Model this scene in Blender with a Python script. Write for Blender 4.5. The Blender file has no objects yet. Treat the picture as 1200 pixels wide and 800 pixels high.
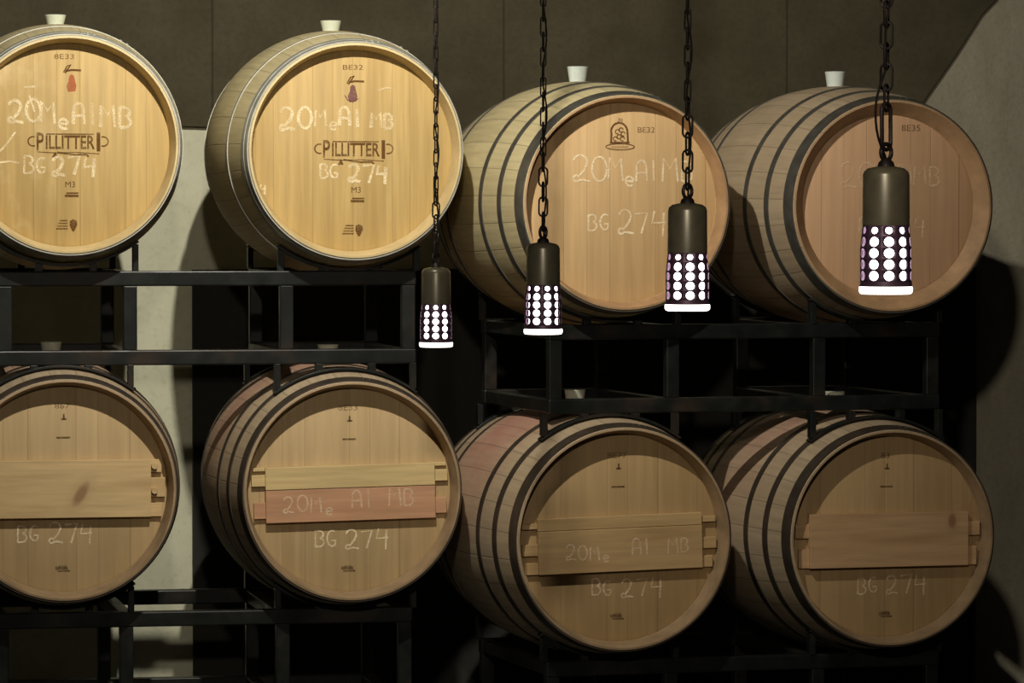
import bpy, bmesh, math, random
from mathutils import Vector, Matrix, Euler
random.seed(7)
S = bpy.context.scene
C = S.collection
PI = math.pi

# ------------------------------------------------------------------ camera
F = 5000.0                       # focal length in pixels of the 1200x800 frame
cam_d = bpy.data.cameras.new('camera')
cam_d.sensor_width = 36.0
cam_d.lens = 36.0 * F / 1200.0
cam_d.clip_end = 200
cam = bpy.data.objects.new('camera', cam_d); C.objects.link(cam)
CAM_LOC = Vector((0, 0, 1.56))
CAM_ROT = Euler((math.radians(90 - 1.72), 0, math.radians(-12)))
cam.location = CAM_LOC; cam.rotation_euler = CAM_ROT
S.camera = cam
RM = CAM_ROT.to_matrix()
def P(px, py, depth):
    return CAM_LOC + RM @ (Vector(((px - 600) / F, (400 - py) / F, -1)) * depth)
def on_plane_y(px, py, y):
    d = RM @ Vector(((px - 600) / F, (400 - py) / F, -1))
    return CAM_LOC + d * ((y - CAM_LOC.y) / d.y)

# ------------------------------------------------------------------ world, lamps, exposure
W = bpy.data.worlds.new('world'); S.world = W; W.use_nodes = True
bg = W.node_tree.nodes['Background']
bg.inputs[0].default_value = (0.80, 0.90, 0.85, 1); bg.inputs[1].default_value = 0.006
S.view_settings.view_transform = 'Standard'; S.view_settings.look = 'None'
S.view_settings.gamma = 1; S.view_settings.use_curve_mapping = False
S.view_settings.exposure = 0.0

def spot(name, loc, target, power, col, size, blend, radius):
    l = bpy.data.lights.new(name, 'SPOT'); l.energy = power; l.color = col
    l.spot_size = math.radians(size); l.spot_blend = blend; l.shadow_soft_size = radius
    o = bpy.data.objects.new(name, l); C.objects.link(o); o.location = loc
    o.rotation_euler = (Vector(target) - Vector(loc)).to_track_quat('-Z', 'Y').to_euler()
    return o
T_CENTRE = P(417, 176.5, 11.82)
HEAD_Y = T_CENTRE.y
LIGHT = P(243, 176, 11.73) + Vector((0, -2.0, 1.4))
spot('ceiling_spotlight', LIGHT, P(340, -60, 11.8), 375, (1.0, 0.93, 0.80), 100, 1.0, 0.025)
spot('room_spotlight', P(-250, 241, 11.9) + Vector((0, -9.1, 1.72)), P(1060, 360, 11.9), 490, (1.0, 0.88, 0.72), 48, 1.0, 0.10)

# ------------------------------------------------------------------ helpers
def link(name, bm, m, parent=None, smooth=False, bevel=0):
    me = bpy.data.meshes.new(name)
    bmesh.ops.recalc_face_normals(bm, faces=bm.faces)
    bm.to_mesh(me); bm.free()
    if smooth:
        for p in me.polygons: p.use_smooth = True
        me.set_sharp_from_angle(angle=math.radians(35))
    o = bpy.data.objects.new(name, me); C.objects.link(o)
    if m: me.materials.append(m)
    if parent: o.parent = parent
    if bevel:
        b = o.modifiers.new('bevel', 'BEVEL'); b.width = bevel; b.segments = 2; b.limit_method = 'ANGLE'
    return o
def empty(name, loc, rz, label, cat, group=None):
    o = bpy.data.objects.new(name, None); C.objects.link(o)
    o.location = loc; o.rotation_euler = (0, 0, rz); o.empty_display_size = 0.05
    tag(o, label, cat, group); return o
def tag(o, label=None, cat=None, group=None, kind=None):
    if label: o['label'] = label
    if cat: o['category'] = cat
    if group: o['group'] = group
    if kind: o['kind'] = kind
    return o
def box(bm, x0, x1, y0, y1, z0, z1):
    v = [bm.verts.new(p) for p in ((x0,y0,z0),(x1,y0,z0),(x1,y1,z0),(x0,y1,z0),(x0,y0,z1),(x1,y0,z1),(x1,y1,z1),(x0,y1,z1))]
    for f in ((0,1,2,3),(4,7,6,5),(0,4,5,1),(1,5,6,2),(2,6,7,3),(3,7,4,0)): bm.faces.new([v[i] for i in f])
def prism(bm, pts, y0, y1):
    """closed outline pts (x, z) extruded from y0 to y1"""
    a = [bm.verts.new((x, y0, z)) for x, z in pts]; b = [bm.verts.new((x, y1, z)) for x, z in pts]
    bm.faces.new(a); bm.faces.new(b[::-1]); n = len(pts)
    for i in range(n): bm.faces.new((a[i], b[i], b[(i+1) % n], a[(i+1) % n]))
def lathe_y(bm, prof, n=96, close=True):
    """profile of (r, y) about the Y axis"""
    rings = []
    for r, y in prof:
        if r < 1e-6: rings.append([bm.verts.new((0, y, 0))])
        else: rings.append([bm.verts.new((r*math.sin(2*PI*i/n), y, r*math.cos(2*PI*i/n))) for i in range(n)])
    m = len(rings)
    for k in range(m if close else m - 1):
        A, B = rings[k], rings[(k+1) % m]
        if len(A) == 1 and len(B) == 1: continue
        for i in range(n):
            j = (i+1) % n
            if len(A) == 1: bm.faces.new((A[0], B[i], B[j]))
            elif len(B) == 1: bm.faces.new((A[i], B[0], A[j]))
            else: bm.faces.new((A[i], B[i], B[j], A[j]))
def lathe_z(bm, prof, n=48, close=False, off=(0,0,0)):
    rings = []
    for r, z in prof:
        if r < 1e-6: rings.append([bm.verts.new((off[0], off[1], z+off[2]))])
        else: rings.append([bm.verts.new((off[0]+r*math.cos(2*PI*i/n), off[1]+r*math.sin(2*PI*i/n), z+off[2])) for i in range(n)])
    m = len(rings)
    for k in range(m if close else m-1):
        A, B = rings[k], rings[(k+1) % m]
        if len(A) == 1 and len(B) == 1: continue
        for i in range(n):
            j = (i+1) % n
            if len(A) == 1: bm.faces.new((A[0], B[i], B[j]))
            elif len(B) == 1: bm.faces.new((A[i], B[0], A[j]))
            else: bm.faces.new((A[i], B[i], B[j], A[j]))
def tube(bm, pts, r, n=8, closed=False):
    pts = [Vector(p) for p in pts]; m = len(pts); rings = []
    prev = None
    for i, p in enumerate(pts):
        a = pts[(i-1) % m] if (closed or i > 0) else p
        b = pts[(i+1) % m] if (closed or i < m-1) else p
        t = (b - a).normalized()
        if prev is None:
            u = t.cross(Vector((0.31, 0.93, 0.17))).normalized()
        else:
            u = (prev - t * prev.dot(t)).normalized()
        prev = u; w = t.cross(u)
        rings.append([bm.verts.new(p + (u*math.cos(2*PI*k/n) + w*math.sin(2*PI*k/n))*r) for k in range(n)])
    for i in range(m if closed else m-1):
        A, B = rings[i], rings[(i+1) % m]
        for k in range(n):
            bm.faces.new((A[k], A[(k+1) % n], B[(k+1) % n], B[k]))
    if not closed:
        bm.faces.new(rings[0][::-1]); bm.faces.new(rings[-1])

# ------------------------------------------------------------------ materials
class NT:
    def __init__(s, name):
        s.m = bpy.data.materials.new(name); s.m.use_nodes = True
        s.n = s.m.node_tree.nodes; s.l = s.m.node_tree.links
        s.b = s.n['Principled BSDF']
    def new(s, t, **k):
        o = s.n.new(t)
        for a, v in k.items(): setattr(o, a, v)
        return o
    def math(s, op, a, b=None, c=None, clamp=False):
        o = s.n.new('ShaderNodeMath'); o.operation = op; o.use_clamp = clamp
        for i, v in enumerate((a, b, c)):
            if v is None: continue
            if isinstance(v, (int, float)): o.inputs[i].default_value = v
            else: s.l.new(v, o.inputs[i])
        return o.outputs[0]
    def mix(s, fac, a, b, mode='MIX'):
        o = s.n.new('ShaderNodeMix'); o.data_type = 'RGBA'; o.blend_type = mode
        for sock, v in ((o.inputs[0], fac), (o.inputs[6], a), (o.inputs[7], b)):
            if isinstance(v, (int, float)): sock.default_value = v
            elif isinstance(v, tuple): sock.default_value = (*v, 1) if len(v) == 3 else v
            else: s.l.new(v, sock)
        return o.outputs[2]
    def noise(s, vec, scale, detail=4, rough=0.55, mapscale=None):
        if mapscale:
            mp = s.new('ShaderNodeMapping'); mp.inputs['Scale'].default_value = mapscale
            s.l.new(vec, mp.inputs[0]); vec = mp.outputs[0]
        o = s.new('ShaderNodeTexNoise'); o.inputs['Scale'].default_value = scale
        o.inputs['Detail'].default_value = detail; o.inputs['Roughness'].default_value = rough
        s.l.new(vec, o.inputs['Vector']); return o.outputs[0]
    def range(s, v, a, b, c, d):
        o = s.new('ShaderNodeMapRange'); o.clamp = True
        s.l.new(v, o.inputs[0])
        for i, x in enumerate((a, b, c, d)): o.inputs[i+1].default_value = x
        return o.outputs[0]
    def bump(s, h, strength, dist):
        o = s.new('ShaderNodeBump'); o.inputs['Strength'].default_value = strength; o.inputs['Distance'].default_value = dist
        s.l.new(h, o.inputs['Height']); s.l.new(o.outputs[0], s.b.inputs['Normal'])
    def set(s, col=None, rough=None, metal=None, spec=None):
        if col is not None:
            if isinstance(col, tuple): s.b.inputs['Base Color'].default_value = (*col, 1)
            else: s.l.new(col, s.b.inputs['Base Color'])
        if rough is not None:
            if isinstance(rough, (int, float)): s.b.inputs['Roughness'].default_value = rough
            else: s.l.new(rough, s.b.inputs['Roughness'])
        if metal is not None: s.b.inputs['Metallic'].default_value = metal
        if spec is not None: s.b.inputs['Specular IOR Level'].default_value = spec
        return s.m

def mul(c, k): return tuple(min(1, v*k) for v in c)

def head_wood(name, col, seed, board=0.085, contrast=1.0, smear=0.0):
    """vertical head boards, board joints and grain"""
    t = NT(name); tc = t.new('ShaderNodeTexCoord'); ob = tc.outputs['Object']
    sx = t.new('ShaderNodeSeparateXYZ'); t.l.new(ob, sx.inputs[0])
    u = t.math('ADD', t.math('DIVIDE', sx.outputs[0], board), seed * 0.37)
    # uneven board widths
    u = t.math('ADD', u, t.math('MULTIPLY', t.math('SINE', t.math('MULTIPLY', u, 2.3)), 0.25))
    idx = t.math('FLOOR', u); fr = t.math('FRACT', u)
    wn = t.new('ShaderNodeTexWhiteNoise', noise_dimensions='1D')
    t.l.new(t.math('ADD', idx, seed*3.1), wn.inputs['W'])
    seam = t.math('MINIMUM', fr, t.math('SUBTRACT', 1.0, fr))
    seamf = t.range(seam, 0.0, 0.022, 1.0, 0.0)
    off = t.new('ShaderNodeCombineXYZ'); t.l.new(t.math('MULTIPLY', idx, 1.7), off.inputs[2]); off.inputs[0].default_value = seed
    va = t.new('ShaderNodeVectorMath'); t.l.new(ob, va.inputs[0]); t.l.new(off.outputs[0], va.inputs[1])
    g1 = t.noise(va.outputs[0], 1.0, 6, 0.6, (62, 20, 3.0))
    g2 = t.noise(va.outputs[0], 1.0, 3, 0.5, (17, 8, 1.6))
    g3 = t.noise(va.outputs[0], 9.0, 4, 0.6)
    a, b = mul(col, 1 - 0.20*contrast), mul(col, 1 + 0.12*contrast)
    c = t.mix(t.range(g1, 0.3, 0.7, 0, 1), a, b)
    c = t.mix(t.range(g2, 0.45, 0.7, 0, 0.45*contrast), c, (col[0]*0.66, col[1]*0.60, col[2]*0.50))
    c = t.mix(t.math('MULTIPLY', t.range(wn.outputs[0], 0, 1, 0.0, 1.0), 0.30*contrast), c, (col[0]*0.74, col[1]*0.72, col[2]*0.68))
    c = t.mix(t.range(g3, 0.55, 0.8, 0, 0.25), c, mul(col, 0.72))
    if smear:
        sm = t.noise(va.outputs[0], 12, 3, 0.6, (1, 1, 0.7))
        side = t.range(sx.outputs[0], -0.26, 0.02, 1, 0)
        c = t.mix(t.math('MULTIPLY', t.math('MULTIPLY', t.range(sm, 0.52, 0.66, 0, 1), side), smear), c, (0.85, 0.72, 0.45))
    c = t.mix(t.math('MULTIPLY', seamf, 0.32), c, mul(col, 0.35))
    h = t.math('SUBTRACT', t.math('MULTIPLY', g1, 0.3), seamf)
    t.bump(h, 0.35, 0.002)
    return t.set(c, 0.62, 0, 0.3)

def stave_wood(name, col, seed, stain=0.0, n=27):
    """curved staves around the axis, with joints, grain and an optional wine stain round the bung"""
    t = NT(name); tc = t.new('ShaderNodeTexCoord'); ob = tc.outputs['Object']
    sx = t.new('ShaderNodeSeparateXYZ'); t.l.new(ob, sx.inputs[0])
    ang = t.math('ARCTAN2', sx.outputs[0], sx.outputs[2])
    u = t.math('ADD', t.math('MULTIPLY', ang, n/(2*PI)), 0.5)
    idx = t.math('FLOOR', u); fr = t.math('FRACT', u)
    wn = t.new('ShaderNodeTexWhiteNoise', noise_dimensions='1D'); t.l.new(t.math('ADD', idx, seed*5.3), wn.inputs['W'])
    seam = t.math('MINIMUM', fr, t.math('SUBTRACT', 1.0, fr)); seamf = t.range(seam, 0.0, 0.03, 1.0, 0.0)
    cv = t.new('ShaderNodeCombineXYZ'); t.l.new(t.math('MULTIPLY', ang, 0.34), cv.inputs[0]); t.l.new(sx.outputs[1], cv.inputs[1]); cv.inputs[2].default_value = seed
    g1 = t.noise(cv.outputs[0], 1.0, 5, 0.6, (70, 4, 1)); g2 = t.noise(cv.outputs[0], 6, 4, 0.6)
    c = t.mix(t.range(g1, 0.3, 0.7, 0, 1), mul(col, 0.8), mul(col, 1.12))
    c = t.mix(t.range(wn.outputs[0], 0, 1, 0, 0.38), c, (col[0]*0.72, col[1]*0.68, col[2]*0.62))
    c = t.mix(t.range(g2, 0.5, 0.75, 0, 0.35), c, mul(col, 0.62))
    if stain:
        ax = t.math('ABSOLUTE', t.math('ADD', ang, 0.25))
        m1 = t.range(ax, 0.35, 1.5, 1, 0)
        dy = t.math('ABSOLUTE', t.math('SUBTRACT', sx.outputs[1], 0.475)); m2 = t.range(dy, 0.10, 0.30, 1, 0)
        m = t.math('MULTIPLY', t.math('MULTIPLY', m1, m2), t.range(g2, 0.3, 0.6, 0.4, 1))
        c = t.mix(t.math('MULTIPLY', m, stain), c, (0.42, 0.13, 0.12))
    c = t.mix(t.math('MULTIPLY', seamf, 0.55), c, mul(col, 0.25))
    t.bump(t.math('SUBTRACT', t.math('MULTIPLY', g1, 0.3), seamf), 0.3, 0.002)
    return t.set(c, 0.6, 0, 0.3)

def board_wood(name, col, seed, knot=None):
    t = NT(name); tc = t.new('ShaderNodeTexCoord'); ob = tc.outputs['Object']
    ad = t.new('ShaderNodeVectorMath'); t.l.new(ob, ad.inputs[0]); ad.inputs[1].default_value = (seed, seed*2.1, 0)
    g = t.noise(ad.outputs[0], 1.0, 6, 0.6, (4, 10, 60)); g2 = t.noise(ad.outputs[0], 1.0, 3, 0.5, (3, 5, 20))
    c = t.mix(t.range(g, 0.3, 0.7, 0, 1), mul(col, 0.82), mul(col, 1.12))
    c = t.mix(t.range(g2, 0.5, 0.72, 0, 0.5), c, (col[0]*0.7, col[1]*0.62, col[2]*0.52))
    if knot:
        for kx, kz, kr, sl in knot:
            sx = t.new('ShaderNodeSeparateXYZ'); t.l.new(ob, sx.inputs[0])
            dx = t.math('SUBTRACT', sx.outputs[0], kx); dz = t.math('SUBTRACT', sx.outputs[2], kz)
            dx = t.math('SUBTRACT', dx, t.math('MULTIPLY', dz, sl)); dz = t.math('MULTIPLY', dz, 0.55)
            d = t.math('SQRT', t.math('ADD', t.math('MULTIPLY', dx, dx), t.math('MULTIPLY', dz, dz)))
            d = t.math('ADD', d, t.math('MULTIPLY', t.math('SUBTRACT', g2, 0.5), 0.012))
            c = t.mix(t.range(d, kr*0.5, kr, 0.85, 0), c, (0.20, 0.075, 0.035))
            c = t.mix(t.math('MULTIPLY', t.range(d, kr*1.0, kr*2.0, 0.35, 0), 1.0), c, mul(col, 0.7))
    t.bump(g, 0.2, 0.001)
    return t.set(c, 0.62, 0, 0.3)

def steel(name, col, rough, metal, var=0.3, scale=30, rust=0.0):
    t = NT(name); tc = t.new('ShaderNodeTexCoord'); ob = tc.outputs['Object']
    n1 = t.noise(ob, scale, 4, 0.6); n2 = t.noise(ob, scale*0.23, 3, 0.6)
    c = t.mix(t.range(n1, 0.3, 0.7, 0, 1), mul(col, 1-var), mul(col, 1+var))
    if rust: c = t.mix(t.range(n2, 0.5, 0.7, 0, rust), c, (0.12, 0.06, 0.03))
    return t.set(c, t.range(n2, 0.3, 0.7, rough-0.08, rough+0.12), metal)

def chalk(name, col, lo=0.35, hi=0.62):
    t = NT(name); tc = t.new('ShaderNodeTexCoord')
    n = t.noise(tc.outputs['Object'], 240, 3, 0.7); n2 = t.noise(tc.outputs['Object'], 25, 2, 0.5)
    t.set(col, 0.9, 0, 0.1)
    tr = t.new('ShaderNodeBsdfTransparent'); mx = t.new('ShaderNodeMixShader')
    f = t.math('MULTIPLY', t.range(n, lo, hi, 0.25, 1.0), t.range(n2, 0.3, 0.6, 0.5, 0.95))
    t.l.new(f, mx.inputs[0]); t.l.new(tr.outputs[0], mx.inputs[1]); t.l.new(t.b.outputs[0], mx.inputs[2])
    t.l.new(mx.outputs[0], t.n['Material Output'].inputs[0]); return t.m

def simple(name, col, rough=0.6, metal=0.0, var=0.12, scale=40):
    t = NT(name); tc = t.new('ShaderNodeTexCoord'); n = t.noise(tc.outputs['Object'], scale, 4, 0.6)
    return t.set(t.mix(t.range(n, 0.3, 0.7, 0, 1), mul(col, 1-var), mul(col, 1+var)), rough, metal)

M_HOOP = steel('galvanised_hoop', (0.42, 0.42, 0.37), 0.40, 0.40, 0.2, 25)
M_HOOPD = steel('dark_hoop', (0.11, 0.105, 0.09), 0.5, 0.5, 0.3, 25, 0.3)
M_HOOPL = steel('dark_brown_hoop', (0.055, 0.042, 0.03), 0.55, 0.3, 0.3, 25, 0.4)
M_RACK = steel('rack_steel', (0.011, 0.013, 0.012), 0.38, 0.2, 0.35, 22, 0.2)
M_RACK.node_tree.nodes['Principled BSDF'].inputs['Specular IOR Level'].default_value = 0.3
M_BUNG = simple('silicone_bung', (0.62, 0.66, 0.52), 0.5, 0, 0.08)
M_BUNGC = simple('clear_silicone_bung', (0.66, 0.74, 0.70), 0.4, 0, 0.06)
M_STAMP = chalk('burnt_stamp', (0.13, 0.060, 0.018), 0.25, 0.5)
M_STAMPF = chalk('faded_stamp', (0.11, 0.06, 0.025), 0.3, 0.65)
M_RED = chalk('red_stamp', (0.42, 0.13, 0.06), 0.2, 0.5)
M_PURPLE = chalk('purple_stamp', (0.20, 0.09, 0.09), 0.2, 0.5)
M_CHALK = chalk('chalk', (0.84, 0.70, 0.43), 0.3, 0.55)
M_CHALK2 = chalk('dim_chalk', (0.92, 0.78, 0.52), 0.25, 0.55)
M_CHALKR = chalk('faint_chalk', (0.84, 0.63, 0.42), 0.3, 0.65)

# ------------------------------------------------------------------ structure
WALL_Y = HEAD_Y + 1.62
def rough_render():
    t = NT('rough_render'); tc = t.new('ShaderNodeTexCoord'); ob = tc.outputs['Object']
    n1 = t.noise(ob, 14, 5, 0.65, (1, 1, 0.35)); n2 = t.noise(ob, 60, 4, 0.7)
    c = t.mix(t.range(n1, 0.3, 0.7, 0, 1), (0.30, 0.275, 0.20), (0.38, 0.35, 0.265))
    c = t.mix(t.range(n2, 0.5, 0.72, 0, 0.4), c, (0.22, 0.20, 0.15)); t.bump(n2, 0.5, 0.005); return t.set(c, 0.9, 0, 0.2)
def plaster():
    t = NT('pale_plaster'); tc = t.new('ShaderNodeTexCoord'); ob = tc.outputs['Object']
    n1 = t.noise(ob, 9, 5, 0.6); n2 = t.noise(ob, 45, 4, 0.7); n3 = t.noise(ob, 3, 3, 0.5, (1, 1, 0.25))
    c = t.mix(t.range(n1, 0.3, 0.7, 0, 1), (0.62, 0.63, 0.46), (0.72, 0.72, 0.55))
    c = t.mix(t.range(n2, 0.52, 0.72, 0, 0.4), c, (0.42, 0.42, 0.29))
    c = t.mix(t.range(n3, 0.4, 0.7, 0, 0.25), c, (0.45, 0.42, 0.32))
    t.bump(n2, 0.3, 0.004); return t.set(c, 0.85, 0, 0.2)
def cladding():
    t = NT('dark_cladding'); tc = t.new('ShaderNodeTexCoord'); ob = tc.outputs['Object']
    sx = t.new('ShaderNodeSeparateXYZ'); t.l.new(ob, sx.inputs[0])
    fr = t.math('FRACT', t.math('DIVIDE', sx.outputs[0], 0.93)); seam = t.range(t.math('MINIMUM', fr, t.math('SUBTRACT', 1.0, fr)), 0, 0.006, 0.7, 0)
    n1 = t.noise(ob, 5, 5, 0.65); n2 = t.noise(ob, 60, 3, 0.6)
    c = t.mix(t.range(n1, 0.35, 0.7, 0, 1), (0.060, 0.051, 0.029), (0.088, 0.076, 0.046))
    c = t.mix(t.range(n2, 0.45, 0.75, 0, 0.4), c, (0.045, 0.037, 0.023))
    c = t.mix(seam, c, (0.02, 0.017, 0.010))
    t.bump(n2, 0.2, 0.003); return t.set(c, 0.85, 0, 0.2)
def concrete():
    t = NT('concrete_floor'); tc = t.new('ShaderNodeTexCoord'); n = t.noise(tc.outputs['Object'], 6, 6, 0.65)
    return t.set(t.mix(t.range(n, 0.3, 0.7, 0, 1), (0.07, 0.072, 0.07), (0.12, 0.12, 0.115)), 0.8, 0, 0.3)
bm = bmesh.new(); box(bm, -4, 9, WALL_Y, WALL_Y+0.2, 0, 3.6)
tag(link('wall_back', bm, plaster()), kind='structure')
xr = on_plane_y(1040, 300, WALL_Y).x
bm = bmesh.new(); box(bm, xr, 9, WALL_Y-.012, WALL_Y-.0005, 0, 3.6)
tag(link('wall_right', bm, rough_render()), kind='structure')
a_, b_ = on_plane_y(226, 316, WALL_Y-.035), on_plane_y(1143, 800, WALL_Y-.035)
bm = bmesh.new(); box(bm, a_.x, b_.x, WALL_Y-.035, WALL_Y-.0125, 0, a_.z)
tag(link('wall_shadow_panel', bm, simple('shadow_dark', (0.020, 0.020, 0.016), 0.85)), kind='structure')  # dark sheet added in place of shadow on the plaster behind the racks
# dark upper cladding: lower edge over the barrels, slanting up on the right
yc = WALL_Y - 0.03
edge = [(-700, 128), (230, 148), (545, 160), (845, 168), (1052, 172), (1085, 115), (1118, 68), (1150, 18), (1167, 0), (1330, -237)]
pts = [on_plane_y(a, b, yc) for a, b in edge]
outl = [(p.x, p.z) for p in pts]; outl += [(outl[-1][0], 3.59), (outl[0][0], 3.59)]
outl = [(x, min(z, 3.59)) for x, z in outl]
bm = bmesh.new(); prism(bm, outl, yc, WALL_Y - 0.0125)
tag(link('wall_upper', bm, cladding()), kind='structure')
bm = bmesh.new(); box(bm, -4, 9, 0.5, WALL_Y+0.2, -0.1, 0)
tag(link('floor', bm, concrete()), kind='structure')
bm = bmesh.new(); box(bm, -4, 9, 0.5, WALL_Y+0.2, 3.6, 3.7)
tag(link('ceiling', bm, simple('dark_ceiling', (0.04, 0.038, 0.03), 0.9)), kind='structure')

# ------------------------------------------------------------------ stroke lettering (chalk)
def arc(cx, cy, rx, ry, a0, a1, n=10):
    return [(cx + rx*math.cos(math.radians(a0+(a1-a0)*i/n)), cy + ry*math.sin(math.radians(a0+(a1-a0)*i/n))) for i in range(n+1)]
G = {  # glyphs in a box 1 wide and 1.4 high (x, z), each a list of strokes
 '2': (0.95, [arc(.42,1.02,.36,.36,170,-20,10) + [(.62,.6),(.28,.22)] + arc(.2,.16,.17,.16,60,330,9) + [(.55,.10),(.95,.02)]]),
 '0': (0.95, [arc(.48,.7,.42,.66,100,460,18)]),
 'M': (1.05, [[(.05,0),(.12,1.35),(.5,.75),(.86,1.38),(.98,0)]]),
 'e': (0.72, [[(.1,.34),(.6,.40)] + arc(.36,.36,.27,.30,20,320,12)]),
 'A': (0.9, [[(.08,0),(.10,.75)] + arc(.44,.9,.34,.48,170,10,9) + [(.80,.5),(.84,0)], [(.12,.55),(.82,.58)]]),
 '1': (0.4, [[(.2,1.35),(.24,0)]]),
 'B': (0.85, [[(.12,1.3),(.1,.02)], [(.1,1.3)] + arc(.40,1.0,.34,.30,80,-80,8) + arc(.42,.36,.38,.34,80,-90,8) + [(.1,.02)]]),
 'G': (0.85, [arc(.48,.66,.40,.60,55,300,14) + [(.74,.5),(.40,.5)]]),
 '7': (0.9, [[(.02,1.22),(.85,1.30),(.45,.0)]]),
 '4': (0.95, [[(.25,1.30),(.10,.62),(.92,.66)], [(.80,1.2),(.74,-.15)]]),
 ' ': (0.5, []),
}
def ribbon(bm, pts, w, y, jit=0.0):
    pts = [Vector((x, z)) for x, z in pts]
    L, Rr = [], []
    for i, p in enumerate(pts):
        a = pts[max(i-1, 0)]; b = pts[min(i+1, len(pts)-1)]; t = (b-a)
        if t.length < 1e-7: t = Vector((1, 0))
        t.normalize(); nrm = Vector((-t.y, t.x)); ww = w*(0.5 + random.uniform(-jit, jit))
        L.append(bm.verts.new((p.x+nrm.x*ww, y, p.y+nrm.y*ww))); Rr.append(bm.verts.new((p.x-nrm.x*ww, y, p.y-nrm.y*ww)))
    for i in range(len(pts)-1): bm.faces.new((L[i], L[i+1], Rr[i+1], Rr[i]))
def write(bm, text, x, z, h, w, y, slope=0.0, track=0.15, sx=1.0):
    """handwriting starting at x, baseline z, letter height h"""
    s = h/1.4; cx = x
    for ch in text:
        adv, strokes = G[ch]
        dz = random.uniform(-.05, .05)*h; sc = random.uniform(.93, 1.06)
        low = 0.55 if ch == 'e' else 0
        for st in strokes:
            pts = []
            for (a, b) in st:
                px = cx + a*s*sx*sc; pz = z + dz + (b*sc - low*0.6)*s + (px-x)*slope
                pts.append((px, pz))
            ribbon(bm, pts, w, y - random.uniform(0, .0002), .12)
        cx += (adv + track)*s*sx
    return cx
def font_part(bm, text, x, z, h, y, sx=1.0, align='CENTER', bold=0.0):
    cu = bpy.data.curves.new('lettering', 'FONT'); cu.body = text; cu.size = 1.0; cu.align_x = align; cu.resolution_u = 3; cu.offset = bold
    o = bpy.data.objects.new('lettering', cu); C.objects.link(o)
    bpy.context.view_layer.update()
    ev = o.evaluated_get(bpy.context.evaluated_depsgraph_get()); me = ev.to_mesh()
    vs = [bm.verts.new((x + v.co.x*h*1.38*sx, y, z + v.co.y*h*1.38)) for v in me.vertices]
    for p in me.polygons:
        try: bm.faces.new([vs[i] for i in p.vertices])
        except ValueError: pass
    ev.to_mesh_clear(); bpy.data.objects.remove(o); bpy.data.curves.remove(cu)
def flat(bm, pts, y): bm.faces.new([bm.verts.new((x, y, z)) for x, z in pts])
def rect(bm, x0, x1, z0, z1, y): flat(bm, [(x0,z0),(x1,z0),(x1,z1),(x0,z1)], y)

# ------------------------------------------------------------------ barrels
BL = 0.95
def make_barrel(px, py, depth, rz, Rh, Rb, rec, head_m, stave_m, rim_m, hoop_m, hoops, bung_m, label, extras=None, bar=None, cw=.021, bh=.043):
    c = P(px, py, depth)                                     # centre of the front rim
    rz = math.radians(rz)
    ax = Vector((-math.sin(rz), math.cos(rz), 0))
    root = empty('wine_barrel', c + ax*(BL/2) - Vector((0, 0, Rb)), rz, label, 'barrel', 'oak barrels on the steel racks')
    off = Vector((0, -BL/2, Rb))
    def r(y): return Rb - (Rb-Rh)*abs((y-BL/2)/(BL/2))**1.9
    prof = [(r(BL*i/24), BL*i/24) for i in range(1, 24)]
    prof[0:0] = [(Rh-.003, .0008), (Rh, .006)]
    prof += [(Rh, BL-.006), (Rh-.003, BL-.0008)]
    back = [(Rh-.010, BL), (Rh-cw, BL-rec), (Rh-cw, BL-rec-.02)]
    front = [(Rh-cw, rec+.02), (Rh-cw, rec), (Rh-.0085, 0.0)]
    bm = bmesh.new(); lathe_y(bm, prof + back + front, 112)
    st = link('staves', bm, stave_m, root, True); st.location = off
    st.data.materials.append(rim_m)
    for p in st.data.polygons:
        q = p.center; rad = math.hypot(q.x, q.z)
        if (q.y < .05 or q.y > BL-.05) and rad < Rh-.0035: p.material_index = 1
    # the cut rim shows end grain of another tone
    # heads
    hd = None
    for k in (0, 1):
        bm = bmesh.new(); y0 = rec if k == 0 else BL-rec-.022
        lathe_y(bm, [(0, y0), (Rh-cw-.006, y0), (Rh-cw+.0002, y0+.003), (Rh-cw+.0002, y0+.018), (Rh-cw-.006, y0+.022), (0, y0+.022)], 112, False)
        h = link('head', bm, head_m, root, True); h.location = off
        if k == 0: hd = h
    for (a, b) in hoops:
        for s in (0, 1):
            y0, y1 = (a, b) if s == 0 else (BL-b, BL-a)
            t = .0022; n = 4
            o_ = [(r(y0+(y1-y0)*i/n)+t, y0+(y1-y0)*i/n) for i in range(n+1)]
            i_ = [(r(y0+(y1-y0)*i/n)-.001, y0+(y1-y0)*i/n) for i in range(n, -1, -1)]
            bm = bmesh.new(); lathe_y(bm, o_ + i_, 112)
            # riveted overlap near the top
            ym = (y0+y1)/2; rr = r(ym)+t
            for aa in (.10, .16):
                m4 = Matrix.Rotation(aa + a*2, 4, 'Y') @ Matrix.Translation((0, ym, rr))
                ret = bmesh.ops.create_uvsphere(bm, u_segments=10, v_segments=6, radius=.0055)
                bmesh.ops.transform(bm, matrix=m4 @ Matrix.Diagonal((1, 1, .55, 1)), verts=ret['verts'])
            h = link('hoop', bm, hoop_m, root, True); h.location = off
    # bung in the topmost stave
    bm = bmesh.new()
    lathe_z(bm, [(0, -.006), (.0235, -.006), (.0245, .004), (.0295, bh-.005), (.0305, bh-.002), (.0285, bh), (.0, bh-.0005)], 32, off=(0, BL/2, Rb))
    b = link('bung', bm, bung_m, root, True); b.location = off
    if extras: extras(hd, rec)
    if bar: bar(root, off, rec, Rh)
    return root, c, r

def part(parent, name, m, fn, label=None):
    bm = bmesh.new(); fn(bm); o = link(name, bm, m, parent)
    if label: o['label'] = label
    return o

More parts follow.
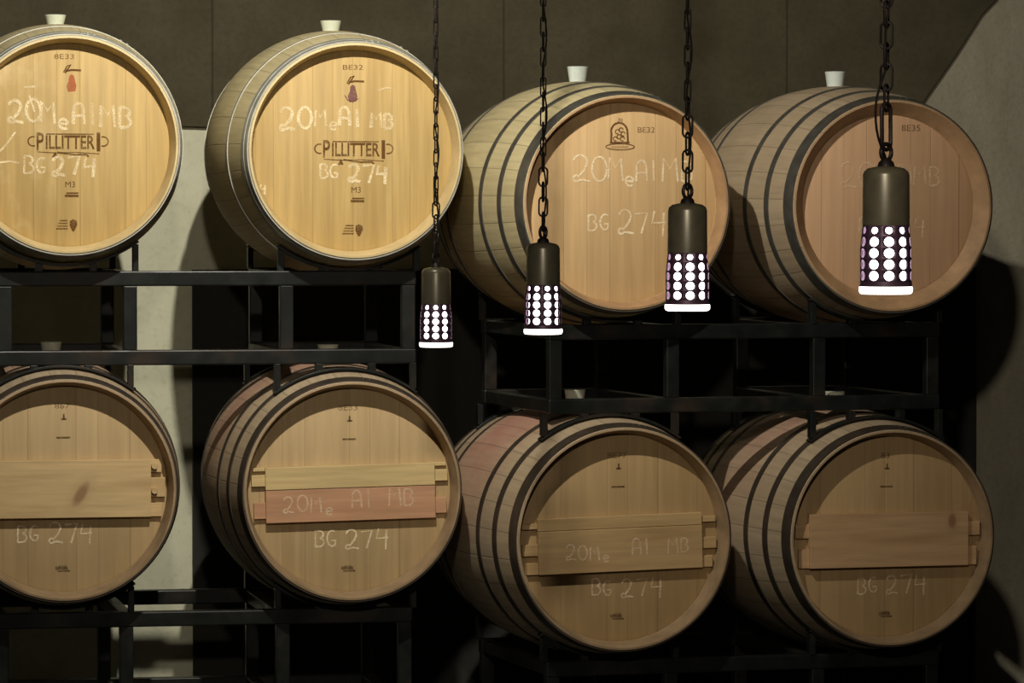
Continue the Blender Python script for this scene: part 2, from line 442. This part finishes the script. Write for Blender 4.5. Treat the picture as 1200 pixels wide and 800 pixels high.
# --- markings
def winery_stamp(bm, x, z, y, s=1.0):
    """PILLITTERI wordmark with tall first and last letters, side flourishes and a rule beneath"""
    font_part(bm, 'P', x-.078*s, z-.014*s, .050*s, y, .62, bold=.018)
    font_part(bm, 'ILLITTER', x+.004*s, z-.010*s, .038*s, y, .68, bold=.02)
    font_part(bm, 'I', x+.083*s, z-.016*s, .052*s, y, 1.0, bold=.02)
    rect(bm, x-.060*s, x+.070*s, z+.0285*s, z+.0315*s, y)
    for sg in (-1, 1):
        ribbon(bm, [(x+sg*a*s, z+b*s) for a, b in arc(.096, .010, .014, .013, -110, 110, 10)], .004*s, y)
    ribbon(bm, [(x-.085*s, z-.019*s), (x-.03*s, z-.022*s), (x+.02*s, z-.020*s), (x+.085*s, z-.024*s)], .0028*s, y)
    flat(bm, [(x-.045*s, z-.034*s), (x-.036*s, z-.018*s), (x-.029*s, z-.034*s)], y)
    ribbon(bm, [(x-.03*s, z-.020*s), (x+.02*s, z-.027*s), (x+.05*s, z-.026*s), (x+.056*s, z-.032*s)], .005*s, y)
def vintage_mark(bm, x, y):
    font_part(bm, 'M3', x+.005, -.116, .017, y, 1.0)
    rect(bm, x-.010, x+.028, -.143, -.136, y); rect(bm, x-.006, x+.028, -.134, -.130, y)
def shield_mark(bm, x, y):
    for i in range(4): rect(bm, x-.034+.003*i, x-.002, -.232+.0075*i, -.228+.0075*i, y)
    flat(bm, [(x+.004,-.208),(x+.013,-.204),(x+.023,-.208),(x+.024,-.219),(x+.015,-.238),(x+.010,-.236),(x+.003,-.221)], y)
def more_marks(hd, x, y, sc, code):
    part(hd, 'vintage_stamp', M_STAMP, lambda bm: vintage_mark(bm, x, y))
    part(hd, 'shield_stamp', M_STAMP, lambda bm: shield_mark(bm, x, y), 'small stamp of text lines beside a dark shield')
    part(hd, 'script_stamp', M_STAMP, lambda bm: script_mark(bm, sc[0], sc[1], y))
    part(hd, 'code_stamp', M_STAMP, lambda bm: font_part(bm, code[0], code[1], code[2], code[3], y, code[4]))
def script_mark(bm, x, z, y):
    ribbon(bm, [(x-.022, z-.006), (x-.012, z+.012), (x-.002, z+.016), (x-.014, z-.002), (x-.018, z-.008)], .004, y)
    ribbon(bm, [(x-.016, z-.002), (x, z+.001), (x+.026, z)], .0055, y)
def figure_mark(bm, x, z, y):
    flat(bm, [(x-.002,z+.024),(x+.006,z+.021),(x+.009,z+.008),(x+.013,z-.008),(x+.010,z-.022),(x-.010,z-.024),(x-.014,z-.008),(x-.008,z+.006),(x-.007,z+.018)], y)
def ex_T1(hd, rec):
    y = rec-.0006
    part(hd, 'winery_stamp', M_STAMP, lambda bm: winery_stamp(bm, 0, .0, y), 'brown burnt winery stamp reading PILLITTERI')
    more_marks(hd, 0, y, (.010, .205), ('8E33', -.010, .236, .014, 1.5))
    part(hd, 'red_mark', M_RED, lambda bm: figure_mark(bm, .010, .170, y), 'small red figure stamp')
    def ch(bm):
        write(bm, '20', -.165, .062, .062, .0082, y-.0004, -.03, .12); write(bm, 'Me', -.078, .066, .060, .0082, y-.0004, -.15, .1)
        write(bm, 'A1', .010, .056, .062, .0082, y-.0004, 0, .15); write(bm, 'MB', .086, .050, .062, .0082, y-.0004, 0, .1)
    def ch2(bm):
        write(bm, 'BG', -.125, -.080, .050, .0058, y-.0004, 0, .15); write(bm, '274', -.045, -.088, .056, .0082, y-.0004, .06, .12)
        ribbon(bm, [(-.12, .158), (-.09, .160)], .005, y-.0004); ribbon(bm, [(-.106, .135), (-.098, .11), (-.092, .09)], .005, y-.0004)
        ribbon(bm, [(-.19, -.02), (-.17, .0), (-.145, .035)], .005, y-.0004); ribbon(bm, [(-.2, -.05), (-.16, -.045), (-.135, -.05)], .005, y-.0004)
    part(hd, 'chalk_writing', M_CHALK, ch, 'upper chalk line 20Me A1 MB')
    part(hd, 'chalk_writing', M_CHALK, ch2, 'lower chalk line BG 274')
def ex_T2(hd, rec):
    y = rec-.0006
    part(hd, 'winery_stamp', M_STAMP, lambda bm: winery_stamp(bm, .003, -.004, y), 'brown burnt winery stamp reading PILLITTERI')
    more_marks(hd, .004, y, (.006, .193), ('BE32', 0, .226, .014, 1.5))
    part(hd, 'purple_mark', M_PURPLE, lambda bm: (figure_mark(bm, .0, .160, y), ribbon(bm, [(-.022,.155),(-.015,.142),(0,.136),(.016,.146)], .003, y)), 'small purple figure stamp')
    def ch(bm):
        write(bm, '20', -.205, .058, .066, .0082, y-.0004, .02, .1); write(bm, 'Me', -.108, .070, .050, .0058, y-.0004, 0, .1)
        write(bm, 'A1', -.040, .068, .054, .0082, y-.0004, -.04, .25); write(bm, 'MB', .050, .062, .044, .0082, y-.0004, 0, .1)
    def ch2(bm):
        write(bm, 'BG', -.095, -.078, .042, .0056, y-.0004, 0, .12); write(bm, '274', -.012, -.086, .052, .0082, y-.0004, -.03, .1)
        write(bm, '4', -.262, -.118, .03, .006, y-.0004); ribbon(bm, [(.07, .168), (.095, .176), (.108, .174)], .005, y-.0004)
    part(hd, 'chalk_writing', M_CHALK, ch, 'upper chalk line 20Me A1 MB')
    part(hd, 'chalk_writing', M_CHALK, ch2, 'lower chalk line BG 274')
def ex_T3(hd, rec):
    y = rec-.0006
    def em(bm):
        ribbon(bm, [(-.030, .170), (-.029, .195)] + [(-.0065 + a, .197 + b) for a, b in arc(0, 0, .024, .026, 180, 0, 12)] + [(.019, .170)], .0055, y)
        rect(bm, -.034, .024, .165, .170, y)
        for (a, b) in ((-.018, .178), (-.007, .184), (.003, .178), (-.012, .198), (-.001, .203), (.005, .192)):
            ribbon(bm, arc(a, b, .006, .006, 0, 300, 8), .003, y)
        ribbon(bm, arc(-.004, .156, .042, .0085, 0, 360, 24), .003, y)
        font_part(bm, 'tonnelier', -.004, .1525, .008, y, 1.3)
    part(hd, 'cooper_stamp', M_STAMP, em, 'dark arched emblem over an oval scroll')
    part(hd, 'code_stamp', M_STAMP, lambda bm: font_part(bm, 'BE32', .072, .196, .016, y, 1.15))
    part(hd, 'number_stamp', M_STAMP, lambda bm: font_part(bm, '30', -.004, .226, .010, y, 1.2))
    def ch(bm):
        write(bm, '20', -.142, .060, .072, .0056, y-.0004, -.03, .08); write(bm, 'Me', -.040, .066, .060, .0054, y-.0004, -.15, .08)
        write(bm, 'A1', .040, .062, .060, .0054, y-.0004, 0, .15); write(bm, 'MB', .118, .060, .064, .0054, y-.0004, 0, .15)
    def ch2(bm):
        write(bm, 'BG', -.100, -.078, .052, .0052, y-.0004, .06, .1); write(bm, '274', -.010, -.088, .066, .0056, y-.0004, 0, .08)
    part(hd, 'chalk_writing', M_CHALK2, ch, 'upper chalk line 20Me A1 MB')
    part(hd, 'chalk_writing', M_CHALK2, ch2, 'lower chalk line BG 274')
def ex_T4(hd, rec):
    y = rec-.0006
    part(hd, 'code_stamp', M_STAMPF, lambda bm: font_part(bm, '8E35', .068, .212, .018, y, 1.2), 'faint stamped code 8E35')
    def ch(bm):
        write(bm, '20', -.145, .050, .072, .0055, y-.0004, 0, .08); write(bm, 'Me', -.045, .066, .055, .005, y-.0004, -.1, .08); write(bm, 'A1', .020, .062, .055, .005, y-.0004, 0, .1)
        write(bm, 'MB', .075, .058, .056, .0055, y-.0004, 0, .1)
    def ch2(bm):
        write(bm, 'BG', -.09, -.08, .05, .0045, y-.0004, .04, .1); write(bm, '274', -.005, -.085, .055, .0045, y-.0004, 0, .1)
    part(hd, 'chalk_writing', M_CHALKR, ch, 'upper chalk line 20Me A1 MB')
    part(hd, 'chalk_writing', M_CHALKR, ch2, 'lower chalk line BG 274')
def ex_L(chm, zc=-.10, num_x=-.10, code='8E37'):
    def f(hd, rec):
        y = rec-.0006
        part(hd, 'code_stamp', M_STAMPF, lambda bm: font_part(bm, code, -.004, .222, .016, y, 1.3))
        part(hd, 'arrow_stamp', M_STAMPF, lambda bm: (rect(bm, -.002, .003, .190, .207, y), rect(bm, -.007, .008, .190, .195, y)))
        part(hd, 'dash_stamp', M_STAMPF, lambda bm: rect(bm, -.020, .018, .139, .144, y))
        part(hd, 'vintage_stamp', M_STAMPF, lambda bm: (rect(bm, -.024, .010, -.222, -.213, y), rect(bm, -.018, .016, -.228, -.223, y), font_part(bm, 'M7', -.004, -.219, .010, y, 1.2)))
        part(hd, 'chalk_writing', chm, lambda bm: (write(bm, 'BG', num_x, zc-.075, .050, .0050, y-.0004, .0, .1), write(bm, '274', num_x+.088, zc-.080, .056, .0052, y-.0004, .02, .12)), 'faint chalk handwriting BG 274')
    return f
def comb_outline(z0, z1, half, tooth, Rc, teeth):
    """board outline with stepped end tabs; teeth: list of (za, zb) of the tabs"""
    def xr(z): return math.sqrt(max(Rc*Rc - z*z, 0)) - .003
    right = [(half, z0)]
    for (a, b) in teeth:
        e = min(xr(a), xr(b), tooth)
        right += [(half, a), (e, a), (e, b), (half, b)]
    right += [(half, z1)]
    out = []
    for p in right:
        if not out or (abs(out[-1][0]-p[0])+abs(out[-1][1]-p[1])) > 1e-6: out.append(p)
    left = [(-x, z) for x, z in reversed(out)]
    return out + left
def bar_maker(specs, thick=.024, rot=0.0, text=None, pegs=False, shift=0.0):
    def f(root, off, rec, Rh):
        for (z0, z1, teeth, m, lab, th) in specs:
            bm = bmesh.new()
            # tabs are thinner than the board: tabs prism, then the full-thickness board
            full = comb_outline(z0, z1, .238, .290, Rh-.022, teeth)
            prism(bm, full, rec-.014, rec-.0008)
            bx = bmesh.new()
            prism(bm, [(-.238, z0), (.238, z0), (.238, z1), (-.238, z1)], rec-th, rec-.013)
            bx.free()
            o = link('head_bar', bm, m, root, bevel=.0015); o.location = off; o.rotation_euler = (0, rot, 0)
            if lab: o['label'] = lab
            if text and text[0] == lab:
                bm = bmesh.new(); text[1](bm, rec-th-.0006)
                link('chalk_writing', bm, text[2], o)
        if pegs:
            for sg in (-1, 1):
                for z in (.062, -.006):
                    bm = bmesh.new(); lathe_y(bm, [(0, rec-.034), (.008, rec-.034), (.009, rec-.032), (.009, rec-.001), (0, rec-.001)], 16, False)
                    bmesh.ops.transform(bm, matrix=Matrix.Translation((sg*.247, 0, z)), verts=bm.verts)
                    o = link('peg', bm, specs[0][3], root, True); o.location = off
    return f

RIM_G = simple('pale_oak_rim', (0.60, 0.47, 0.24), .6, 0, .12, 18); RIM_T = simple('oak_rim', (0.42, 0.26, 0.135), .6, 0, .2, 18); RIM_L = simple('brown_oak_rim', (0.33, 0.23, 0.13), .6, 0, .2, 18)
HG = [(.004, .030), (.036, .058), (.200, .214)]       # galvanised hoop set of the two bright barrels
H6 = [(.004, .052), (.140, .166), (.278, .304)]
HL = [(.004, .050), (.135, .165), (.262, .290)]
gold = (0.52, 0.365, 0.145); tan = (0.60, 0.405, 0.20); pink = (0.60, 0.375, 0.215); low = (0.50, 0.36, 0.185)
body = (0.60, 0.52, 0.30); bodyp = (0.47, 0.37, 0.245)
RZ1, RZ2 = -1.2, 4.0
D = dict(T1=11.67, T2=11.82, T3=11.85, T4=12.05, L1=11.67, L2=11.82, L3=11.80, L4=12.00)
B = {}
B['T1'] = make_barrel(82, 169.5, D['T1'], RZ1, .300, .348, .056, head_wood('oak_head', gold, 1, smear=.35), stave_wood('oak_staves', body, 1), RIM_G, M_HOOP, HG, M_BUNG,
    'bright golden upper barrel cut off by the left edge, PILLITTERI stamp, red figure mark', ex_T1, bh=.028)
B['T2'] = make_barrel(417, 176.5, D['T2'], RZ1, .300, .350, .056, head_wood('oak_head', gold, 2, .075, 1.15), stave_wood('oak_staves', body, 2), RIM_G, M_HOOP, HG, M_BUNG,
    'bright golden upper barrel stamped PILLITTERI with a purple figure mark, head fully in view', ex_T2, bh=.030)
B['T3'] = make_barrel(735, 237.5, D['T3'], RZ2, .300, .350, .054, head_wood('oak_head', tan, 3, .09, .7), stave_wood('oak_staves', body, 3), RIM_T, M_HOOPD, H6, M_BUNGC,
    'tan upper row barrel with an arched cooper emblem, behind two pendant lamps', ex_T3, cw=.022)
B['T4'] = make_barrel(1047, 241, D['T4'], RZ2, .300, .350, .040, head_wood('oak_head', pink, 4, .09, .5), stave_wood('oak_staves', bodyp, 4), RIM_T, M_HOOPD, H6, M_BUNGC,
    'pinkish brown barrel ending the upper row at right, behind the largest pendant lamp', ex_T4, cw=.042)

bw1 = board_wood('head_bar_wood', (0.60, 0.43, 0.215), 1, [(.045, -.012, .020, .5)])
bw2a = board_wood('head_bar_wood', (0.60, 0.45, 0.215), 2); bw2b = board_wood('reddish_head_bar_wood', (0.52, 0.29, 0.165), 3)
bw3 = board_wood('head_bar_wood', (0.48, 0.33, 0.155), 4); bw3b = board_wood('head_bar_wood', (0.47, 0.315, 0.15), 6)
bw4 = board_wood('head_bar_wood', (0.52, 0.335, 0.175), 5, [(.188, .045, .014, 0)])
def txt(dx=0.0, s=1.0):
    def g(bm, y):
        write(bm, '20Me', -.19+dx, -.055, .046*s, .0048, y, -.02, .2); write(bm, 'A1', .0+dx, -.050, .050*s, .0050, y, 0, .25); write(bm, 'MB', .105+dx, -.048, .048*s, .0050, y, 0, .15)
    return g
L2U = 'pale upper board of the bar'; L2L = 'reddish lower board with chalk writing'
B['L1'] = make_barrel(77, 574.5, D['L1'], RZ1, .305, .350, .062, head_wood('oak_head', low, 5, .09, .6), stave_wood('oak_staves', bodyp, 5, .4), RIM_L, M_HOOPL, HL, M_BUNG,
    'lower barrel cut off by the left edge, its plank bar with a dark knot', ex_L(M_CHALK2, -.07, -.13, '867'),
    bar_maker([(-.078, .080, [(-.078, -.040), (-.024, .030), (.044, .080)], bw1, 'pale plank with one dark knot', .026)], pegs=True))
B['L2'] = make_barrel(413.5, 575.5, D['L2'], RZ1, .305, .350, .062, head_wood('oak_head', low, 6, .085, .7), stave_wood('oak_staves', bodyp, 6, .5), RIM_L, M_HOOPL, HL, M_BUNG,
    'lower row barrel with a two-tone head bar, pale board over a reddish chalked one', ex_L(M_CHALK2, -.085, -.10, '8E33'),
    bar_maker([(.008, .070, [(.018, .050), (.060, .070)], bw2a, L2U, .026), (-.084, .007, [(-.072, -.028)], bw2b, L2L, .024)], rot=math.radians(-1.2), text=(L2L, txt(), M_CHALKR)))
L3L = 'lower board with faint chalk writing'
B['L3'] = make_barrel(732, 631.5, D['L3'], RZ2, .310, .352, .058, head_wood('oak_head', (0.42, 0.285, 0.135), 7, .09, .6), stave_wood('oak_staves', bodyp, 7, .6), RIM_L, M_HOOPL, HL, M_BUNG,
    'lower row barrel with wine-red stained staves, third from the left', ex_L(M_CHALKR, -.085, -.08, '8E77'),
    bar_maker([(.028, .062, [(.034, .050)], bw3, None, .022), (-.092, .027, [(-.092, -.060), (-.040, -.008)], bw3b, L3L, .024)], rot=math.radians(-1.3), text=(L3L, txt(.03, .9), M_CHALKR)))
def knot_text(bm, y):
    write(bm, '2', .165, -.045, .04, .004, y)
B['L4'] = make_barrel(1046.5, 630, D['L4'], RZ2, .305, .350, .050, head_wood('oak_head', (0.43, 0.29, 0.14), 8, .09, .6), stave_wood('oak_staves', bodyp, 8, .35), RIM_L, M_HOOPL, HL, M_BUNG,
    'rightmost lower row barrel, its pinkish plank bar with a knot near the right', ex_L(M_CHALKR, -.085, -.09, '83'),
    bar_maker([(-.084, .068, [(-.084, -.030), (.0, .040)], bw4, 'pinkish plank with a knot at its right end', .026)]))

# ------------------------------------------------------------------ racks
FY, RW = .120, .042                                            # front frame distance behind the rim, tube size
def make_rack(left, right, below, rz, label, floor=False, hw=.585):
    (_, cl, rl), (_, cr, rr) = left, right
    rzr = math.radians(rz); ca, sa = math.cos(rzr), math.sin(rzr)
    mid = (cl + cr)/2; half = ((cr-cl).to_2d().length)/2
    ys = (FY, BL-FY-RW)
    ztop = min(cl.z - rl(FY+RW), cr.z - rr(FY+RW)) - .006
    if below:
        (_, bl, q1), (_, br, q2) = below
        zbot = max(bl.z + q1(FY+RW), br.z + q2(FY+RW)) + .006
    else: zbot = 0.0
    root = empty('barrel_rack', (mid.x, mid.y, zbot), rzr, label, 'rack', 'steel barrel racks')
    H = ztop - zbot
    inv = Matrix.Rotation(-rzr, 3, 'Z')
    def loc(c): v = inv @ (c - mid); return v.x, v.y
    if floor:
        zr0 = H - .30
    else: zr0 = 0
    for y in ys:
        for z in ((H-RW), zr0):
            spans = ((-hw, hw),) if (floor or y == ys[0]) else ((-hw, -.20), (.20, hw))
            for (xa, xb) in spans:
                bm = bmesh.new(); box(bm, xa, xb, y, y+RW, z, z+RW); link('rail', bm, M_RACK, root, bevel=.004)
        for x in (-hw+RW/2, -.219, .219, hw-RW/2):
            bm = bmesh.new(); box(bm, x-.019, x+.019, y+.003, y+RW-.003, zr0+RW-.001, H-RW+.001); link('post', bm, M_RACK, root, bevel=.003)
        if floor:
            for x in (-hw+RW/2, -.219, .219, hw-RW/2):
                bm = bmesh.new(); box(bm, x-.019, x+.019, y+.003, y+RW-.003, 0, zr0+.001); link('leg', bm, M_RACK, root, bevel=.003)
    for x in (-hw+.002, -.238, .198, hw-RW-.002):
        for z in (H-RW+.003, zr0+.003):
            bm = bmesh.new(); box(bm, x, x+.038, ys[0]+RW-.001, ys[1]+.001, z, z+.036); link('cross_tube', bm, M_RACK, root, bevel=.003)
    def saddle(c, r, sg, zr):
        x0, y0 = loc(c)
        for k, y in enumerate(ys):
            ya, yb = y0+y-.0, y0+y+RW
            rad = max(r(y), r(y+RW)) + .0015; zc = c.z - zbot
            bm = bmesh.new(); amax = math.radians(37); n = 20
            inner = [(x0+rad*math.sin(-amax+2*amax*i/n), zc - sg*rad*math.cos(-amax+2*amax*i/n)) for i in range(n+1)]
            outer = [(x0+(rad+.007)*math.sin(-amax+2*amax*i/n), zc - sg*(rad+.007)*math.cos(-amax+2*amax*i/n)) for i in range(n+1)]
            pts = inner + outer[::-1]
            # keep strap out of the rail
            prism(bm, pts, ya+.002, yb-.002)
            for s in (-1, 1):
                for xs, w in ((.192, .016), (.075, .02)):
                    xa, xb = x0+s*xs-w/2, x0+s*xs+w/2
                    ze = zc - sg*math.sqrt((rad+.006)**2 - xs*xs)
                    za, zb_ = sorted((ze, zr))
                    if zb_-za > .002: box(bm, xa, xb, ya+.006, yb-.006, za, zb_)
            link('saddle', bm, M_RACK, root, bevel=.001)
    for (o, c, r) in (left, right): saddle(c, r, 1, H-.002)
    if below:
        for (o, c, r) in below: saddle(c, r, -1, .002)
    return root
make_rack(B['T1'], B['T2'], (B['L1'], B['L2']), RZ1, 'black steel rack between upper and lower barrels on the left, light catching its edges')
make_rack(B['T3'], B['T4'], (B['L3'], B['L4']), RZ2, 'black steel rack between the upper and lower barrels on the right, deep in shade')
make_rack(B['L1'], B['L2'], None, RZ1, 'black steel floor rack beneath the two lower barrels on the left', True)
make_rack(B['L3'], B['L4'], None, RZ2, 'black steel floor rack beneath the two lower barrels on the right', True)

# ------------------------------------------------------------------ pendant lamps
M_SHADE = steel('bronzed_shade', (0.115, 0.102, 0.066), 0.36, 0.25, 0.2, 30)
M_PERF = steel('glow_tinted_bronze', (0.085, 0.045, 0.075), 0.45, 0.3, 0.2, 30)  # plum tint stands in for the bulb glow bleeding between the holes
M_CHAIN = steel('black_chain', (0.018, 0.013, 0.011), 0.5, 0.5, 0.3, 60)
def emis(name, col, s):
    m = bpy.data.materials.new(name); m.use_nodes = True; n = m.node_tree.nodes; n.clear()
    e = n.new('ShaderNodeEmission'); o = n.new('ShaderNodeOutputMaterial'); e.inputs[0].default_value = (*col, 1); e.inputs[1].default_value = s
    m.node_tree.links.new(e.outputs[0], o.inputs[0]); return m
M_GLOW = emis('lamp_glow', (1.0, 0.93, 0.97), 6.0)
M_DISC = emis('lamp_diffuser', (1.0, 0.93, 0.86), 5.0)
CEIL = 3.6
def link_pts(z0, length, width, turn, n=20):
    pts = []; r = width/2; st = length/2 - r
    for i in range(n):
        a = 2*PI*i/n; x = r*math.cos(a); z = r*math.sin(a) + (st if math.sin(a) > 0 else -st)
        pts.append(Vector((x*math.cos(turn), x*math.sin(turn), z0+z)))
    return pts
def make_lamp(px, y_top, y_bot, label, wide, turn, big=False):
    Hh = .200; depth = Hh*F/(y_bot-y_top)
    base = P(px, y_bot, depth)
    turn += PI/10
    root = empty('pendant_lamp', base, turn, label, 'lamp', 'pendant lamps hanging in front of the barrels')
    r0, r1 = .0365, .0405*wide
    # plain upper housing
    bm = bmesh.new()
    lathe_z(bm, [(0, .200), (.014, .200), (r0-.008, .197), (r0-.002, .192), (r0, .186), (r0+.0005, .108), (r0-.002, .108), (r0-.003, .185), (0, .190)], 56)
    link('housing', bm, M_SHADE, root, True)
    # perforated lower shade
    bm = bmesh.new(); NC, NR = 10, 5; zt, zb = .109, .020; K = 16
    def pt(u, v):
        a = 2*PI*u/NC; z = zt + (zb-zt)*v/NR; rr = r0 + (r1-r0)*min(1, v/2.2)
        return (rr*math.cos(a), rr*math.sin(a), z)
    cell_w = 2*PI*r0/NC; cell_h = (zt-zb)/NR
    grid = {}
    def gv(u, v):
        key = (round(u % NC, 4), round(v, 4))
        if key not in grid: grid[key] = bm.verts.new(pt(u, v))
        return grid[key]
    hr = .0076
    for i in range(NC):
        for j in range(NR):
            hrr = hr*(0.75 if j == 0 else 1.0)
            ru, rv = hrr/cell_w, hrr/cell_h
            outer, inner = [], []
            for k in range(K):
                a = 2*PI*k/K; cx, cy = math.cos(a), math.sin(a); m = max(abs(cx), abs(cy))
                outer.append(gv(i+.5+.5*cx/m, j+.5+.5*cy/m))
                inner.append(bm.verts.new(pt(i+.5+ru*cx, j+.5+rv*cy)))
            for k in range(K):
                q = (outer[k], outer[(k+1) % K], inner[(k+1) % K], inner[k])
                bm.faces.new(q)
    # lower collar
    ring_top = [gv(u*0.25, NR) for u in range(NC*4) if (round((u*0.25) % NC, 4), float(NR)) in grid]
    lathe_z(bm, [(r1, .020), (r1+.0008, .013), (r1+.0008, .0115), (r1-.001, .0115), (r1-.001, .020)], 48, close=True)
    sh = link('perforated_shade', bm, M_PERF, root, True)
    so = sh.modifiers.new('thickness', 'SOLIDIFY'); so.thickness = .0012; so.offset = -1
    bm = bmesh.new(); lathe_z(bm, [(0, .104), (r0-.006, .104), (r0-.005, .060), (r0-.005, .016), (0, .016)], 40)
    link('bulb', bm, M_GLOW, root, True)
    bm = bmesh.new(); rd = r1+.0015
    lathe_z(bm, [(0, .0125), (rd-.001, .0125), (rd, .0105), (rd, .004), (rd-.002, .001), (rd-.005, .0), (0, .0)], 48)
    link('diffuser', bm, M_DISC, root, True)
    # hanger eye
    bm = bmesh.new(); lathe_z(bm, [(0, .199), (.014, .199), (.012, .206), (.006, .212), (0, .213)], 24)
    tube(bm, [(.011*math.cos(2*PI*i/20), 0, .222+.013*math.sin(2*PI*i/20)) for i in range(20)], .0035, 8, True)
    link('hanger_eye', bm, M_CHAIN, root, True)
    # chain up to the ceiling
    ztop = CEIL - base.z; L, Wd, wr = .042, .019, .0027
    bm = bmesh.new(); z = .228
    if big:
        tube(bm, link_pts(.262, .072, .024, .2), .0034, 8, True); z = .290
    k = 0
    while z < ztop:
        up = k > 4 and not big
        tube(bm, link_pts(z+L/2-.004, L, .0115 if up else Wd, (k % 2)*PI/2 + .5), .0018 if up else .0022, 6, True); z += L-2*wr-.004; k += 1
    link('chain', bm, M_CHAIN, root, True)
    # electric cord threaded along the chain
    pts = []; n = 150
    for i in range(n+1):
        f = i/n; z = .205 + (ztop-.205)*f
        amp = .0035; x = amp*math.sin(z*41+turn); y = amp*math.cos(z*33)
        if big:
            g = max(0, 1-abs(z-.285)/.075); x = -.030*math.sin(g*PI/2) + x*(1-g)
        elif z < .26: x *= .3
        pts.append((x, y-.004, z))
    bm = bmesh.new(); tube(bm, pts, .0021, 6); link('cord', bm, M_CHAIN, root, True)
    bm = bmesh.new(); lathe_z(bm, [(0, ztop), (.055, ztop), (.055, ztop-.008), (.045, ztop-.022), (.01, ztop-.026), (0, ztop-.026)], 32)
    link('ceiling_canopy', bm, M_CHAIN, root, True)
    return root
make_lamp(511, 313, 406.5, 'smallest and farthest glowing pendant lamp, hanging at the left beside the rack end', 1.0, .1)
make_lamp(636.5, 284, 391.5, 'glowing perforated pendant lamp hanging in front of the emblem barrel, at its left rim', 1.0, .35)
make_lamp(805.5, 238, 364, 'glowing perforated pendant lamp hanging over the right rim of the emblem barrel', 1.0, .2)
make_lamp(1038, 195, 344.5, 'largest and nearest glowing pendant lamp, in front of the rightmost upper barrel', 1.0, .15, True)
